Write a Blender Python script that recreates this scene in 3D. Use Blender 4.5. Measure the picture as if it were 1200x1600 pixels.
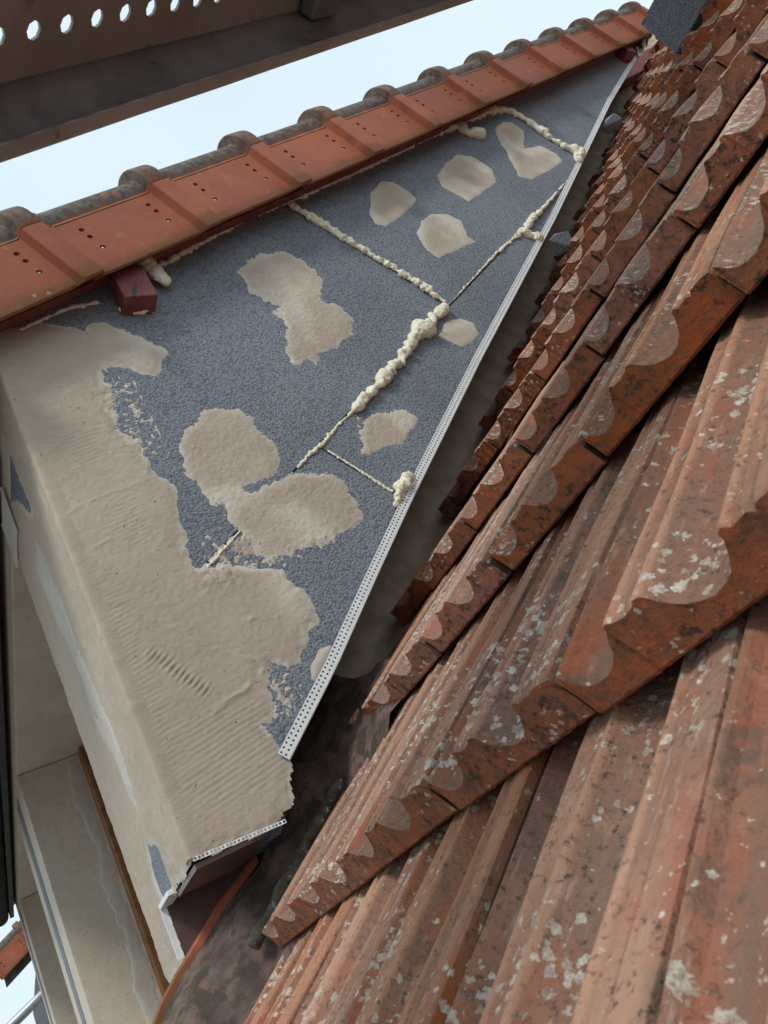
import bpy, bmesh, math, random
import numpy as np
from mathutils import Matrix, Vector

for o in list(bpy.data.objects):
    bpy.data.objects.remove(o)
scn = bpy.context.scene
COL = scn.collection
random.seed(7)

# ------------------------------------------------------------------ camera
CAM = Vector((1.1026, -0.2514, -0.0705))
yaw, pit, rol = 0.94205, 0.41773, -0.54233
fwd = Vector((-math.sin(yaw) * math.cos(pit), math.cos(yaw) * math.cos(pit), math.sin(pit)))
rgt = Vector((math.cos(yaw), math.sin(yaw), 0))
upv = rgt.cross(fwd)
r2 = rgt * math.cos(rol) + upv * math.sin(rol)
u2 = -rgt * math.sin(rol) + upv * math.cos(rol)
cd = bpy.data.cameras.new('camera')
cam = bpy.data.objects.new('camera', cd)
COL.objects.link(cam)
M = Matrix((r2, u2, -fwd)).transposed().to_4x4()
M.translation = CAM
cam.matrix_world = M
cd.sensor_fit = 'VERTICAL'
cd.sensor_height = 32.0
cd.lens = 32.0 * 1240.0 / 1600.0
cd.clip_start = 0.02
cd.clip_end = 500
cd.dof.use_dof = True
cd.dof.focus_distance = 1.55
cd.dof.aperture_fstop = 20
scn.camera = cam
scn.cycles.max_bounces = 5
scn.cycles.diffuse_bounces = 3
scn.cycles.glossy_bounces = 2

# ------------------------------------------------------------------ light
SUN_EL, SUN_AZ = math.radians(48), math.radians(138)   # azimuth clockwise from +y
w = bpy.data.worlds.new('World')
scn.world = w
w.use_nodes = True
nt = w.node_tree
nt.nodes.clear()
wo = nt.nodes.new('ShaderNodeOutputWorld')
bg = nt.nodes.new('ShaderNodeBackground')
bg.inputs['Strength'].default_value = 0.10
sky = nt.nodes.new('ShaderNodeTexSky')
sky.sky_type = 'NISHITA'
sky.sun_disc = False
sky.sun_elevation = SUN_EL
sky.sun_rotation = SUN_AZ
tc = nt.nodes.new('ShaderNodeTexCoord')
cn = nt.nodes.new('ShaderNodeTexNoise')
cn.inputs['Scale'].default_value = 1.7
cn.inputs['Detail'].default_value = 6
cn.inputs['Roughness'].default_value = 0.5
nt.links.new(tc.outputs['Generated'], cn.inputs['Vector'])
cr = nt.nodes.new('ShaderNodeMapRange')
cr.inputs['From Min'].default_value = 0.3
cr.inputs['From Max'].default_value = 0.62
cr.inputs['To Min'].default_value = 0.82
cr.inputs['To Max'].default_value = 1.0
nt.links.new(cn.outputs['Fac'], cr.inputs['Value'])
mx = nt.nodes.new('ShaderNodeMix')
mx.data_type = 'RGBA'
mx.inputs[7].default_value = (6.7, 7.95, 8.6, 1)
nt.links.new(cr.outputs['Result'], mx.inputs[0])
nt.links.new(sky.outputs['Color'], mx.inputs[6])
nt.links.new(mx.outputs[2], bg.inputs['Color'])
nt.links.new(bg.outputs['Background'], wo.inputs['Surface'])

sd = bpy.data.lights.new('sun', 'SUN')
sd.energy = 1.5
sd.angle = math.radians(13)
sd.color = (1.0, 0.96, 0.9)
sun = bpy.data.objects.new('sun', sd)
COL.objects.link(sun)
sdir = Vector((math.sin(SUN_AZ) * math.cos(SUN_EL), math.cos(SUN_AZ) * math.cos(SUN_EL), math.sin(SUN_EL)))
sun.rotation_euler = (-sdir).to_track_quat('-Z', 'Y').to_euler()
sun.location = (3, -3, 6)

vs = scn.view_settings
vs.view_transform = 'Standard'
vs.look = 'None'
vs.exposure = 0.30
vs.gamma = 1.0
vs.use_curve_mapping = False

# ------------------------------------------------------------------ node helpers
class NT:
    def __init__(s, name):
        s.m = bpy.data.materials.new(name)
        s.m.use_nodes = True
        s.t = s.m.node_tree
        s.b = s.t.nodes['Principled BSDF']
        s.b.inputs['Roughness'].default_value = 0.85
        s.b.inputs['Specular IOR Level'].default_value = 0.3
    def n(s, typ, **kw):
        x = s.t.nodes.new('ShaderNode' + typ)
        for k, v in kw.items():
            if k in x.inputs.keys():
                s.put(x.inputs[k], v)
            else:
                setattr(x, k, v)
        return x
    def put(s, sock, v):
        if isinstance(v, bpy.types.NodeSocket):
            s.t.links.new(v, sock)
        elif isinstance(v, tuple) and len(v) == 3 and sock.type == 'RGBA':
            sock.default_value = (*v, 1)
        else:
            sock.default_value = v
    def coord(s, kind='Object', scale=None, rnd=True):
        c = s.n('TexCoord').outputs[kind]
        if rnd:
            oi = s.n('ObjectInfo')
            mul = s.n('Math', operation='MULTIPLY'); s.put(mul.inputs[0], oi.outputs['Random']); mul.inputs[1].default_value = 37.0
            va = s.n('VectorMath', operation='ADD'); s.put(va.inputs[0], c); s.put(va.inputs[1], mul.outputs[0])
            c = va.outputs[0]
        if scale:
            vm = s.n('VectorMath', operation='MULTIPLY'); s.put(vm.inputs[0], c); vm.inputs[1].default_value = scale
            c = vm.outputs[0]
        return c
    def noise(s, vec, scale, detail=4, rough=0.55, dist=0.0):
        x = s.n('TexNoise', Vector=vec, Scale=scale, Detail=detail, Roughness=rough, Distortion=dist)
        return x.outputs['Fac']
    def vor(s, vec, scale, out='Distance', feature='F1'):
        x = s.n('TexVoronoi', feature=feature, Vector=vec, Scale=scale)
        return x.outputs[out]
    def ramp(s, f, a, b, lo=0.0, hi=1.0, smooth=True):
        x = s.n('MapRange')
        if smooth: x.interpolation_type = 'SMOOTHSTEP'
        s.put(x.inputs['Value'], f)
        s.put(x.inputs['From Min'], a); s.put(x.inputs['From Max'], b)
        s.put(x.inputs['To Min'], lo); s.put(x.inputs['To Max'], hi)
        return x.outputs['Result']
    def math(s, op, a, b=0.0):
        x = s.n('Math', operation=op); s.put(x.inputs[0], a); s.put(x.inputs[1], b)
        return x.outputs[0]
    def mix(s, f, a, b):
        x = s.n('Mix', data_type='RGBA'); s.put(x.inputs[0], f); s.put(x.inputs[6], a); s.put(x.inputs[7], b)
        return x.outputs[2]
    def bump(s, h, strength=0.5, dist=0.002, prev=None):
        x = s.n('Bump', Strength=strength, Distance=dist, Height=h)
        if prev is not None: s.put(x.inputs['Normal'], prev)
        return x.outputs['Normal']
    def base(s, c): s.put(s.b.inputs['Base Color'], c)
    def rough(s, r): s.put(s.b.inputs['Roughness'], r)
    def normal(s, n): s.put(s.b.inputs['Normal'], n)

def lichen(t, c, scale, rmax, seed, mask):
    """round lichen crusts: 1 inside a crust"""
    off = t.n('VectorMath', operation='ADD'); t.put(off.inputs[0], c); off.inputs[1].default_value = (seed, seed * 1.7, seed * .6)
    wob = t.n('TexNoise', Vector=off.outputs[0], Scale=scale * 2.6, Detail=3)
    wv = t.n('VectorMath', operation='SCALE'); t.put(wv.inputs[0], wob.outputs['Color']); wv.inputs['Scale'].default_value = 1.15 / scale
    ad = t.n('VectorMath', operation='ADD'); t.put(ad.inputs[0], off.outputs[0]); t.put(ad.inputs[1], wv.outputs[0])
    v = t.n('TexVoronoi', feature='F1', Vector=ad.outputs[0], Scale=scale)
    sep = t.n('SeparateColor', Color=v.outputs['Color'])
    r = t.math('MULTIPLY', t.math('POWER', sep.outputs[0], 2.2), rmax)
    r = t.math('MULTIPLY', r, mask)
    d = t.math('SUBTRACT', r, v.outputs['Distance'])
    return t.ramp(d, -0.005, 0.06), sep.outputs[1]

def mat_tile(kind):
    t = NT('clay_tile_' + kind)
    c = t.coord()
    cs = t.n('VectorMath', operation='MULTIPLY'); t.put(cs.inputs[0], c); cs.inputs[1].default_value = (1.0, 0.16, 1.0)
    streak = t.noise(cs.outputs[0], 55, 5, 0.6)
    big = t.noise(c, 9, 5, 0.6)
    fine = t.noise(c, 170, 4, 0.75)
    oi = t.n('ObjectInfo').outputs['Random']
    med = t.noise(c, 24, 5, 0.68)
    if kind == 'top':
        a = t.mix(t.ramp(big, 0.32, 0.68), (0.35, 0.115, 0.06), (0.30, 0.165, 0.115))
        a = t.mix(t.ramp(streak, 0.36, 0.68, 0.0, 0.8), a, (0.22, 0.14, 0.105))
        a = t.mix(t.ramp(t.noise(cs.outputs[0], 140, 4, 0.7), 0.56, 0.72, 0.0, 0.55), a, (0.52, 0.40, 0.32))
        a = t.mix(t.ramp(med, 0.54, 0.68, 0, 0.75), a, (0.115, 0.088, 0.07))
        a = t.mix(t.ramp(med, 0.44, 0.32, 0, 0.45), a, (0.47, 0.24, 0.155))
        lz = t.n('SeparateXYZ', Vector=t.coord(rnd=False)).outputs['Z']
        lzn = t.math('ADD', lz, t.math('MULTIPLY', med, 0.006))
        a = t.mix(t.ramp(lzn, 0.0005, 0.0045, 0, 0.75), a, (0.50, 0.27, 0.175))  # worn ridge tops, their paler colour doubling as a painted highlight
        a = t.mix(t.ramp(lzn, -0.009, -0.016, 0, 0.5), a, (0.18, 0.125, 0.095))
        grime = t.math('MULTIPLY', t.ramp(fine, 0.52, 0.68, 0.0, 0.9), t.ramp(big, 0.38, 0.58, 0.3, 1.0))
    else:
        a = t.mix(t.ramp(big, 0.3, 0.7), (0.42, 0.13, 0.058), (0.29, 0.105, 0.06))
        a = t.mix(t.ramp(streak, 0.42, 0.7, 0.0, 0.65), a, (0.15, 0.088, 0.06))
        grime = t.math('MULTIPLY', t.ramp(t.noise(c, 90, 5, 0.78), 0.50, 0.60, 0.0, 0.93), t.ramp(big, 0.36, 0.58, 0.25, 1.0))
    hv = t.n('HueSaturation', Color=a); t.put(hv.inputs['Value'], t.ramp(oi, 0, 1, 0.82, 1.15, False))
    t.put(hv.inputs['Saturation'], t.ramp(t.math('FRACT', t.math('MULTIPLY', oi, 7.3)), 0, 1, 0.85, 1.1, False))
    a = t.mix(grime, hv.outputs[0], (0.045, 0.038, 0.03))
    mask = t.ramp(t.noise(c, 7, 3, 0.5), 0.38, 0.60, 0.25 if kind == 'top' else 0.0, 1.25 if kind == 'top' else 0.7)
    l1, k1 = lichen(t, c, 150, 0.66, 3.1, mask)
    l2, k2 = lichen(t, c, 58, 0.36, 11.7, mask)
    a = t.mix(t.math('MULTIPLY', l1, t.ramp(fine, 0.35, 0.62, 1.0, 0.45)), a, t.mix(k1, (0.40, 0.35, 0.29), (0.66, 0.62, 0.55)))
    a = t.mix(t.math('MULTIPLY', l2, t.ramp(fine, 0.35, 0.62, 1.0, 0.3)), a, t.mix(k2, (0.50, 0.46, 0.39), (0.48, 0.52, 0.43)))
    t.base(a)
    t.rough(t.ramp(big, 0.3, 0.7, 0.66, 0.92))
    t.normal(t.bump(t.math('ADD', fine, t.math('MULTIPLY', med, 2.0)), 0.75, 0.0026))
    return t.m

def mat_verge():
    t = NT('new_clay')
    c = t.coord()
    cg = t.coord(rnd=False)
    big = t.noise(c, 8, 4, 0.5)
    a = t.mix(t.ramp(big, 0.3, 0.7), (0.29, 0.08, 0.042), (0.36, 0.115, 0.06))
    a = t.mix(t.ramp(t.noise(c, 240, 3, 0.6), 0.62, 0.72, 0, 0.35), a, (0.25, 0.08, 0.05))
    oi = t.n('ObjectInfo').outputs['Random']
    hv = t.n('HueSaturation', Color=a); t.put(hv.inputs['Value'], t.ramp(oi, 0, 1, 0.78, 1.16, False))
    sp = t.n('SeparateXYZ', Vector=cg)
    up = t.math('ADD', sp.outputs['Z'], t.math('MULTIPLY', t.noise(c, 30, 6, 0.65), 0.085))
    moss = t.math('MULTIPLY', t.ramp(up, 0.202, 0.222), t.ramp(sp.outputs['Y'], 0.278, 0.290, 1.0, 0.8))
    mc = t.mix(t.ramp(t.noise(c, 60, 5, 0.65), 0.35, 0.65), (0.045, 0.043, 0.04), (0.15, 0.135, 0.11))
    mc = t.mix(t.ramp(t.noise(c, 26, 4, 0.6), 0.6, 0.72), mc, (0.26, 0.10, 0.065))
    a = t.mix(t.math('MULTIPLY', moss, 0.95), hv.outputs[0], mc)
    a = t.mix(t.ramp(t.noise(c, 17, 5, 0.7), 0.52, 0.72, 0.0, 0.45), a, (0.20, 0.085, 0.055))
    a = t.mix(t.ramp(t.noise(c, 33, 5, 0.7), 0.56, 0.74, 0.0, 0.35), a, (0.52, 0.29, 0.20))
    # dirt wash low on the side flap
    low = t.ramp(t.math('ADD', sp.outputs['Z'], t.math('MULTIPLY', t.noise(c, 14, 5, 0.6), -0.05)), -0.006, 0.018, 0.7, 0.0)
    a = t.mix(low, a, (0.16, 0.075, 0.03))
    l1, k1 = lichen(t, c, 70, 0.35, 2.0, t.ramp(t.noise(c, 9, 3), 0.5, 0.7))
    a = t.mix(t.math('MULTIPLY', l1, 0.5), a, (0.5, 0.46, 0.4))
    t.base(a)
    t.rough(t.ramp(big, 0.3, 0.7, 0.55, 0.75))
    t.normal(t.bump(t.noise(c, 60, 5, 0.75), 0.25, 0.003))
    return t.m

def mat_eps(name='grey_polystyrene', a=(0.175, 0.195, 0.235), b=(0.235, 0.26, 0.305)):
    t = NT(name)
    c = t.coord('Object', rnd=False)
    cs = t.n('VectorMath', operation='MULTIPLY'); t.put(cs.inputs[0], c); cs.inputs[1].default_value = (1, 0.75, 1)
    v = t.n('TexVoronoi', feature='F1', Vector=cs.outputs[0], Scale=270.0)
    big = t.noise(c, 3.2, 4, 0.6)
    rg = t.noise(c, 230, 3, 0.75)
    sep = t.n('SeparateColor', Color=v.outputs['Color'])
    a_ = t.mix(t.ramp(big, 0.3, 0.7), a, b)
    a_ = t.mix(t.math('MULTIPLY', sep.outputs[0], 0.35), a_, (0.42, 0.45, 0.51))
    pit = t.ramp(t.math('ADD', v.outputs['Distance'], t.math('MULTIPLY', rg, 0.9)), 0.95, 1.22, 0.0, 0.5)
    a_ = t.mix(pit, a_, (0.055, 0.06, 0.075))
    t.base(a_)
    t.rough(0.75)
    h = t.math('ADD', t.math('MULTIPLY', v.outputs['Distance'], -0.8), t.math('MULTIPLY', rg, -1.3))
    t.normal(t.bump(h, 0.8, 0.003))
    return t.m

def mat_mortar(name='adhesive_mortar', dark=(0.455, 0.375, 0.30), light=(0.525, 0.44, 0.36), dry=(0.66, 0.60, 0.51)):
    t = NT(name)
    c = t.coord('Object', rnd=False)
    a = t.mix(t.ramp(t.noise(c, 5, 6, 0.65), 0.3, 0.7), dark, light)
    a = t.mix(t.ramp(t.noise(c, 38, 5, 0.6), 0.45, 0.75, 0, 0.35), a, (0.42, 0.345, 0.27))
    at = t.n('Attribute', attribute_name='thin')
    th = t.math('MULTIPLY', at.outputs['Fac'], t.ramp(t.noise(c, 25, 5, 0.65), 0.3, 0.6, 0.5, 1.0))
    a = t.mix(th, a, dry)
    holes = t.ramp(t.noise(c, 120, 3, 0.6), 0.69, 0.73, 0.0, 0.8)
    a = t.mix(holes, a, (0.13, 0.10, 0.075))
    t.base(a)
    t.rough(0.9)
    cs = t.n('VectorMath', operation='MULTIPLY'); t.put(cs.inputs[0], c); cs.inputs[1].default_value = (1, 0.5, 1)
    h = t.math('ADD', t.noise(cs.outputs[0], 240, 5, 0.85), t.math('MULTIPLY', holes, -0.5))
    t.normal(t.bump(h, 0.75, 0.0020))
    return t.m

def mat_simple(name, c1, c2, scale=20, rough=0.8, bump=0.3, bscale=None, metal=0.0, spots=None, dist=0.002):
    t = NT(name)
    c = t.coord()
    a = t.mix(t.ramp(t.noise(c, scale, 6, 0.65), 0.32, 0.68), c1, c2)
    if spots:
        a = t.mix(t.ramp(t.noise(c, spots[1], 5, 0.7), spots[2], spots[2] + 0.06, 0, spots[3]), a, spots[0])
    t.base(a)
    t.rough(rough)
    t.b.inputs['Metallic'].default_value = metal
    t.normal(t.bump(t.noise(c, bscale or scale * 8, 5, 0.65), bump, dist))
    return t.m

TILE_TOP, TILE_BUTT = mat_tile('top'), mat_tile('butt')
JOINT = mat_simple('joint_dirt', (0.035, 0.03, 0.022), (0.10, 0.06, 0.04), 50, 0.95, 0.6, 200)
VERGE = mat_verge()
EPS = mat_eps()
EPS_D = mat_eps('dark_polystyrene', (0.10, 0.105, 0.125), (0.15, 0.155, 0.175))
MORTAR = mat_mortar()
PALE = mat_mortar('pale_skim', (0.50, 0.465, 0.41), (0.60, 0.56, 0.50), (0.62, 0.58, 0.52))
PLASTER = mat_mortar('reveal_plaster', (0.60, 0.515, 0.42), (0.68, 0.595, 0.50), (0.68, 0.61, 0.52))
FOAM = mat_simple('builder_foam', (0.78, 0.70, 0.52), (0.88, 0.84, 0.70), 45, 0.4, 0.55, 190, dist=0.003)
PVC = mat_simple('white_plastic', (0.72, 0.74, 0.76), (0.8, 0.81, 0.82), 30, 0.5, 0.1)
REDWOOD = mat_simple('red_painted_wood', (0.17, 0.045, 0.042), (0.235, 0.075, 0.068), 26, 0.6, 0.5, 90, spots=((0.09, 0.02, 0.02), 55, 0.6, 0.6))
BROWNWOOD = mat_simple('brown_wood', (0.20, 0.085, 0.03), (0.32, 0.15, 0.055), 18, 0.5, 0.3, 60)
FLASH = mat_simple('dusty_flashing', (0.38, 0.28, 0.205), (0.54, 0.42, 0.32), 14, 0.75, 0.5, 120, spots=((0.4, 0.37, 0.32), 170, 0.63, 0.8))
APRON = mat_simple('lead_apron', (0.06, 0.042, 0.035), (0.19, 0.12, 0.10), 16, 0.75, 0.9, 110, spots=((0.045, 0.04, 0.025), 22, 0.5, 0.8))
COPPER = mat_simple('brown_sheet_metal', (0.12, 0.07, 0.065), (0.19, 0.125, 0.12), 6, 0.42, 0.1, metal=0.35)
RUST = mat_simple('rusty_steel', (0.26, 0.238, 0.222), (0.35, 0.325, 0.305), 7, 0.42, 0.3, 160, metal=0.0, spots=((0.13, 0.105, 0.095), 9, 0.56, 0.7))
GREYSTEEL = mat_simple('dull_steel', (0.2, 0.212, 0.24), (0.32, 0.335, 0.36), 8, 0.36, 0.2, 160, metal=0.45, spots=((0.06, 0.055, 0.05), 14, 0.6, 0.6))
ZINC = mat_simple('galvanised_tube', (0.33, 0.35, 0.37), (0.45, 0.47, 0.49), 14, 0.4, 0.15, metal=0.6)
DARK = mat_simple('dark_sheet', (0.03, 0.032, 0.034), (0.06, 0.06, 0.06), 12, 0.6, 0.2)
MOSS = mat_simple('mossy_edge', (0.05, 0.042, 0.032), (0.16, 0.125, 0.10), 40, 0.9, 0.8, 200, spots=((0.42, 0.44, 0.44), 95, 0.6, 0.9), dist=0.004)
RENDER = mat_simple('house_render', (0.5, 0.47, 0.42), (0.56, 0.53, 0.48), 6, 0.9, 0.4, 150)
GRASS = mat_simple('gravel_yard', (0.24, 0.225, 0.20), (0.34, 0.32, 0.29), 0.6, 0.95, 0.4, 30)
tg = NT('window_glass'); tg.base((0.03, 0.035, 0.04)); tg.rough(0.05); tg.b.inputs['Specular IOR Level'].default_value = 0.6
GLASS = tg.m
NAIL = mat_simple('nail_head', (0.3, 0.3, 0.32), (0.45, 0.45, 0.46), 60, 0.4, 0.1, metal=0.7)

# ------------------------------------------------------------------ object helpers
def mesh(name, v, f, mats=None, fm=None, smooth=False):
    m = bpy.data.meshes.new(name)
    m.from_pydata([tuple(map(float, a)) for a in v], [], [tuple(map(int, a)) for a in f])
    for x in (mats or []): m.materials.append(x)
    if fm is not None: m.polygons.foreach_set('material_index', fm)
    if smooth: m.polygons.foreach_set('use_smooth', [True] * len(m.polygons))
    m.update()
    return m

def obj(name, me, parent=None, M=None):
    o = bpy.data.objects.new(name, me)
    COL.objects.link(o)
    if M is not None: o.matrix_local = M
    o.parent = parent
    return o

def thing(name, label, cat, loc=(0, 0, 0), group=None):
    o = bpy.data.objects.new(name, None); COL.objects.link(o); o.location = loc
    o.empty_display_size = 0.1
    return tag(o, label, cat, group)

def tag(o, label, cat, group=None):
    o['label'] = label; o['category'] = cat
    if group: o['group'] = group
    return o

def local(o, parent, M=None):
    """parent keeping world placement given in world coords (parents are unrotated)"""
    o.parent = parent
    return o

def box(x0, x1, y0, y1, z0, z1, off=(0, 0, 0)):
    v = [(x - off[0], y - off[1], z - off[2]) for x in (x0, x1) for y in (y0, y1) for z in (z0, z1)]
    f = [(0, 1, 3, 2), (4, 6, 7, 5), (0, 4, 5, 1), (2, 3, 7, 6), (0, 2, 6, 4), (1, 5, 7, 3)]
    return v, f

def bevel(me, w=0.004, seg=2):
    bm = bmesh.new(); bm.from_mesh(me)
    bmesh.ops.recalc_face_normals(bm, faces=bm.faces)
    bmesh.ops.bevel(bm, geom=[e for e in bm.edges if len(e.link_faces) == 2 and e.calc_face_angle(0) > 0.5], offset=w, segments=seg, affect='EDGES', profile=0.5)
    bm.to_mesh(me); bm.free(); me.update()
    return me

def box_obj(name, parent, dims, mat, bw=0.003, off=None):
    v, f = box(*dims)
    me = mesh(name, v, f, [mat])
    if bw: bevel(me, bw)
    return obj(name, me, parent)

def prism(poly, x0, x1, mat, name, bw=0.0):
    """polygon in (y,z) extruded in x"""
    n = len(poly)
    v = [(x0, a, b) for a, b in poly] + [(x1, a, b) for a, b in poly]
    f = [tuple(range(n)), tuple(range(2 * n - 1, n - 1, -1))] + [(i, i + n, (i + 1) % n + n, (i + 1) % n) for i in range(n)]
    me = mesh(name, v, f, [mat])
    bm = bmesh.new(); bm.from_mesh(me); bmesh.ops.recalc_face_normals(bm, faces=bm.faces); bm.to_mesh(me); bm.free()
    if bw: bevel(me, bw, 1)
    return me

def sweep(path, rad, n=10):
    """tube along a path with end caps"""
    P = [Vector(p) for p in path]
    v, f = [], []
    for i, p in enumerate(P):
        d = (P[min(i + 1, len(P) - 1)] - P[max(i - 1, 0)]).normalized()
        a = d.cross(Vector((0.3, 0.1, 1))).normalized(); b = d.cross(a)
        r = rad[i] if isinstance(rad, (list, tuple)) else rad
        for k in range(n):
            t = 2 * math.pi * k / n
            v.append(p + a * r * math.cos(t) + b * r * math.sin(t))
    for i in range(len(P) - 1):
        for k in range(n):
            f.append((i * n + k, i * n + (k + 1) % n, (i + 1) * n + (k + 1) % n, (i + 1) * n + k))
    f.append(tuple(range(n - 1, -1, -1))); f.append(tuple(range((len(P) - 1) * n, len(P) * n)))
    return v, f

# value noise for height fields
def vnoise(x, y, seed):
    rs = np.random.RandomState(seed); T = rs.rand(256, 256)
    xi, yi = np.floor(x).astype(int), np.floor(y).astype(int)
    fx, fy = x - xi, y - yi
    fx, fy = fx * fx * (3 - 2 * fx), fy * fy * (3 - 2 * fy)
    g = lambda a, b: T[a % 256, b % 256]
    return (g(xi, yi) * (1 - fx) + g(xi + 1, yi) * fx) * (1 - fy) + (g(xi, yi + 1) * (1 - fx) + g(xi + 1, yi + 1) * fx) * fy - 0.5

def fbm(x, y, s, seed, oct=4, g=0.55):
    r = 0; a = 1.0
    for o in range(oct):
        r = r + a * vnoise(x * s + 13.1 * o, y * s + 7.7 * o, seed + o); s *= 2.03; a *= g
    return r

def sdist(px, py, poly):
    d = np.full(px.shape, 1e9); ins = np.zeros(px.shape, bool)
    n = len(poly)
    for i in range(n):
        ax, ay = poly[i]; bx, by = poly[(i + 1) % n]
        ex, ey = bx - ax, by - ay
        L = ex * ex + ey * ey + 1e-12
        t = np.clip(((px - ax) * ex + (py - ay) * ey) / L, 0, 1)
        d = np.minimum(d, np.hypot(px - ax - t * ex, py - ay - t * ey))
        c = ((ay > py) != (by > py)) & (px < (bx - ax) * (py - ay) / (by - ay + 1e-15) + ax)
        ins ^= c
    return np.where(ins, d, -d)

def seg_d(px, py, pts):
    d = np.full(px.shape, 1e9)
    for (ax, ay), (bx, by) in zip(pts[:-1], pts[1:]):
        ex, ey = bx - ax, by - ay
        t = np.clip(((px - ax) * ex + (py - ay) * ey) / (ex * ex + ey * ey), 0, 1)
        d = np.minimum(d, np.hypot(px - ax - t * ex, py - ay - t * ey))
    return d

def mortar(name, poly, parent, thick=0.003, cell=0.004, seed=1, mat=None, slope=0.16, edge=0.010, holes=(), frame=None, extra=None, keep=None, fine=0.0010, thinw=0.02, thin_bias=None):
    mat = mat or MORTAR
    P = np.array(poly)
    lo, hi = P.min(0) - 0.02, P.max(0) + 0.02
    nu, nv = int((hi[0] - lo[0]) / cell) + 2, int((hi[1] - lo[1]) / cell) + 2
    U, V = np.meshgrid(lo[0] + cell * np.arange(nu), lo[1] + cell * np.arange(nv), indexing='ij')
    s = sdist(U, V, poly)
    for h in holes: s = np.minimum(s, -sdist(U, V, h))
    sn = s + edge * fbm(U, V, 22, seed, 4, 0.6) * 1.4
    t = np.minimum(thick, sn * slope)
    t = thick * np.tanh(np.maximum(t, -0.004) / thick * 1.4)
    amp = np.clip(sn * 60, 0, 1)
    t = t + 0.0006 * fbm(U, V, 14, seed + 20, 3) * amp + fine * fbm(U, V, 130, seed + 40, 3, 0.8)
    if extra is not None: t = t + extra(U, V, s)
    thin = np.clip(1.0 - sn / thinw, 0, 1) * 0.9
    if thin_bias is not None: thin = np.clip(thin + thin_bias(U, V), 0, 1)
    if keep is not None:
        k = keep(U, V)
    else:
        k = np.ones(U.shape, bool)
    g = (t > -0.0006) & k
    q = g[:-1, :-1] | g[1:, :-1] | g[:-1, 1:] | g[1:, 1:]
    q &= k[:-1, :-1] & k[1:, :-1] & k[:-1, 1:] & k[1:, 1:]
    ii, jj = np.nonzero(q)
    idx = -np.ones(U.shape, int)
    a = np.stack([ii, ii + 1, ii + 1, ii], 1); b = np.stack([jj, jj, jj + 1, jj + 1], 1)
    used = np.zeros(U.shape, bool); used[a, b] = True
    idx[used] = np.arange(used.sum())
    O, eu, ev, en = frame or ((0, 0, 0), (0, 1, 0), (0, 0, 1), (1, 0, 0))
    O, eu, ev, en = map(np.array, (O, eu, ev, en))
    tt = np.maximum(t, -0.002)
    X = O + U[used][:, None] * eu + V[used][:, None] * ev + tt[used][:, None] * en
    F = idx[a, b]
    if np.dot(np.cross(eu, ev), en) < 0: F = F[:, ::-1]
    me = mesh(name, X.tolist(), F.tolist(), [mat], smooth=True)
    at = me.attributes.new('thin', 'FLOAT', 'POINT')
    at.data.foreach_set('value', thin[used].astype(np.float32))
    return obj(name, me, parent)

# ------------------------------------------------------------------ roof geometry
PITCH = 0.6715
S = Vector((0, math.cos(PITCH), math.sin(PITCH)))       # up the slope
N = Vector((0, -math.sin(PITCH), math.cos(PITCH)))      # out of the roof
R0 = Vector((0, 0.0583, 0))
EXP, WID = 0.3302, 0.2
def RP(x, v, h): return Vector((x, 0, 0)) + R0 + S * v + N * h

# ground and house body
g = obj('ground', mesh('ground', [(-200, -200, -6.2), (200, -200, -6.2), (200, 200, -6.2), (-200, 200, -6.2)], [(0, 1, 2, 3)], [GRASS])); g['kind'] = 'structure'

house = thing('house_wall', 'pale rendered house wall below the old tiled roof', 'wall', (0, 0, -6.2))
hv, hf = box(-9, 3.2, -0.75, 9.0, 0, 5.25)
obj('wall', mesh('wall', hv, hf, [RENDER]), house)

roof = thing('main_roof', 'weathered orange clay tile roof with white lichen, sloping up beside the dormer', 'roof')
dv = [RP(-0.24, -1.1, -0.10), RP(3.4, -1.1, -0.10), RP(3.4, 6.6, -0.10), RP(-0.24, 6.6, -0.10)]
dv += [RP(-9, -1.1, -0.10), RP(-0.24, -0.24, -0.10), RP(-9, -0.24, -0.10)]
obj('roof_deck', mesh('roof_deck', dv, [(0, 1, 2, 3), (4, 0, 5, 6)], [DARK]), roof)

# profile of a double-trough interlocking tile, u across, h up
PROF = [(0.0025, -0.0115), (0.0032, -0.0035), (0.0055, -0.0022), (0.0080, -0.0045), (0.011, -0.0115), (0.016, -0.017), (0.023, -0.0205), (0.032, -0.021), (0.042, -0.0185), (0.050, -0.0135), (0.0555, -0.0075),
        (0.0605, -0.0012), (0.0620, 0.0010), (0.0655, 0.0018), (0.0690, -0.0006), (0.078, -0.0014), (0.0875, -0.0006), (0.0910, 0.0018), (0.0945, 0.0010), (0.0965, -0.0012), (0.103, -0.0095), (0.109, -0.0155),
        (0.116, -0.0195), (0.124, -0.021), (0.133, -0.0195), (0.141, -0.0155), (0.147, -0.010), (0.1525, -0.0035), (0.1540, 0.0008), (0.1575, 0.0018), (0.1610, -0.0006),
        (0.1715, -0.0004), (0.1745, -0.0025), (0.177, -0.0002), (0.190, 0.0), (0.1955, -0.0008), (0.1975, -0.0025), (0.1982, -0.0105)]
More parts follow.
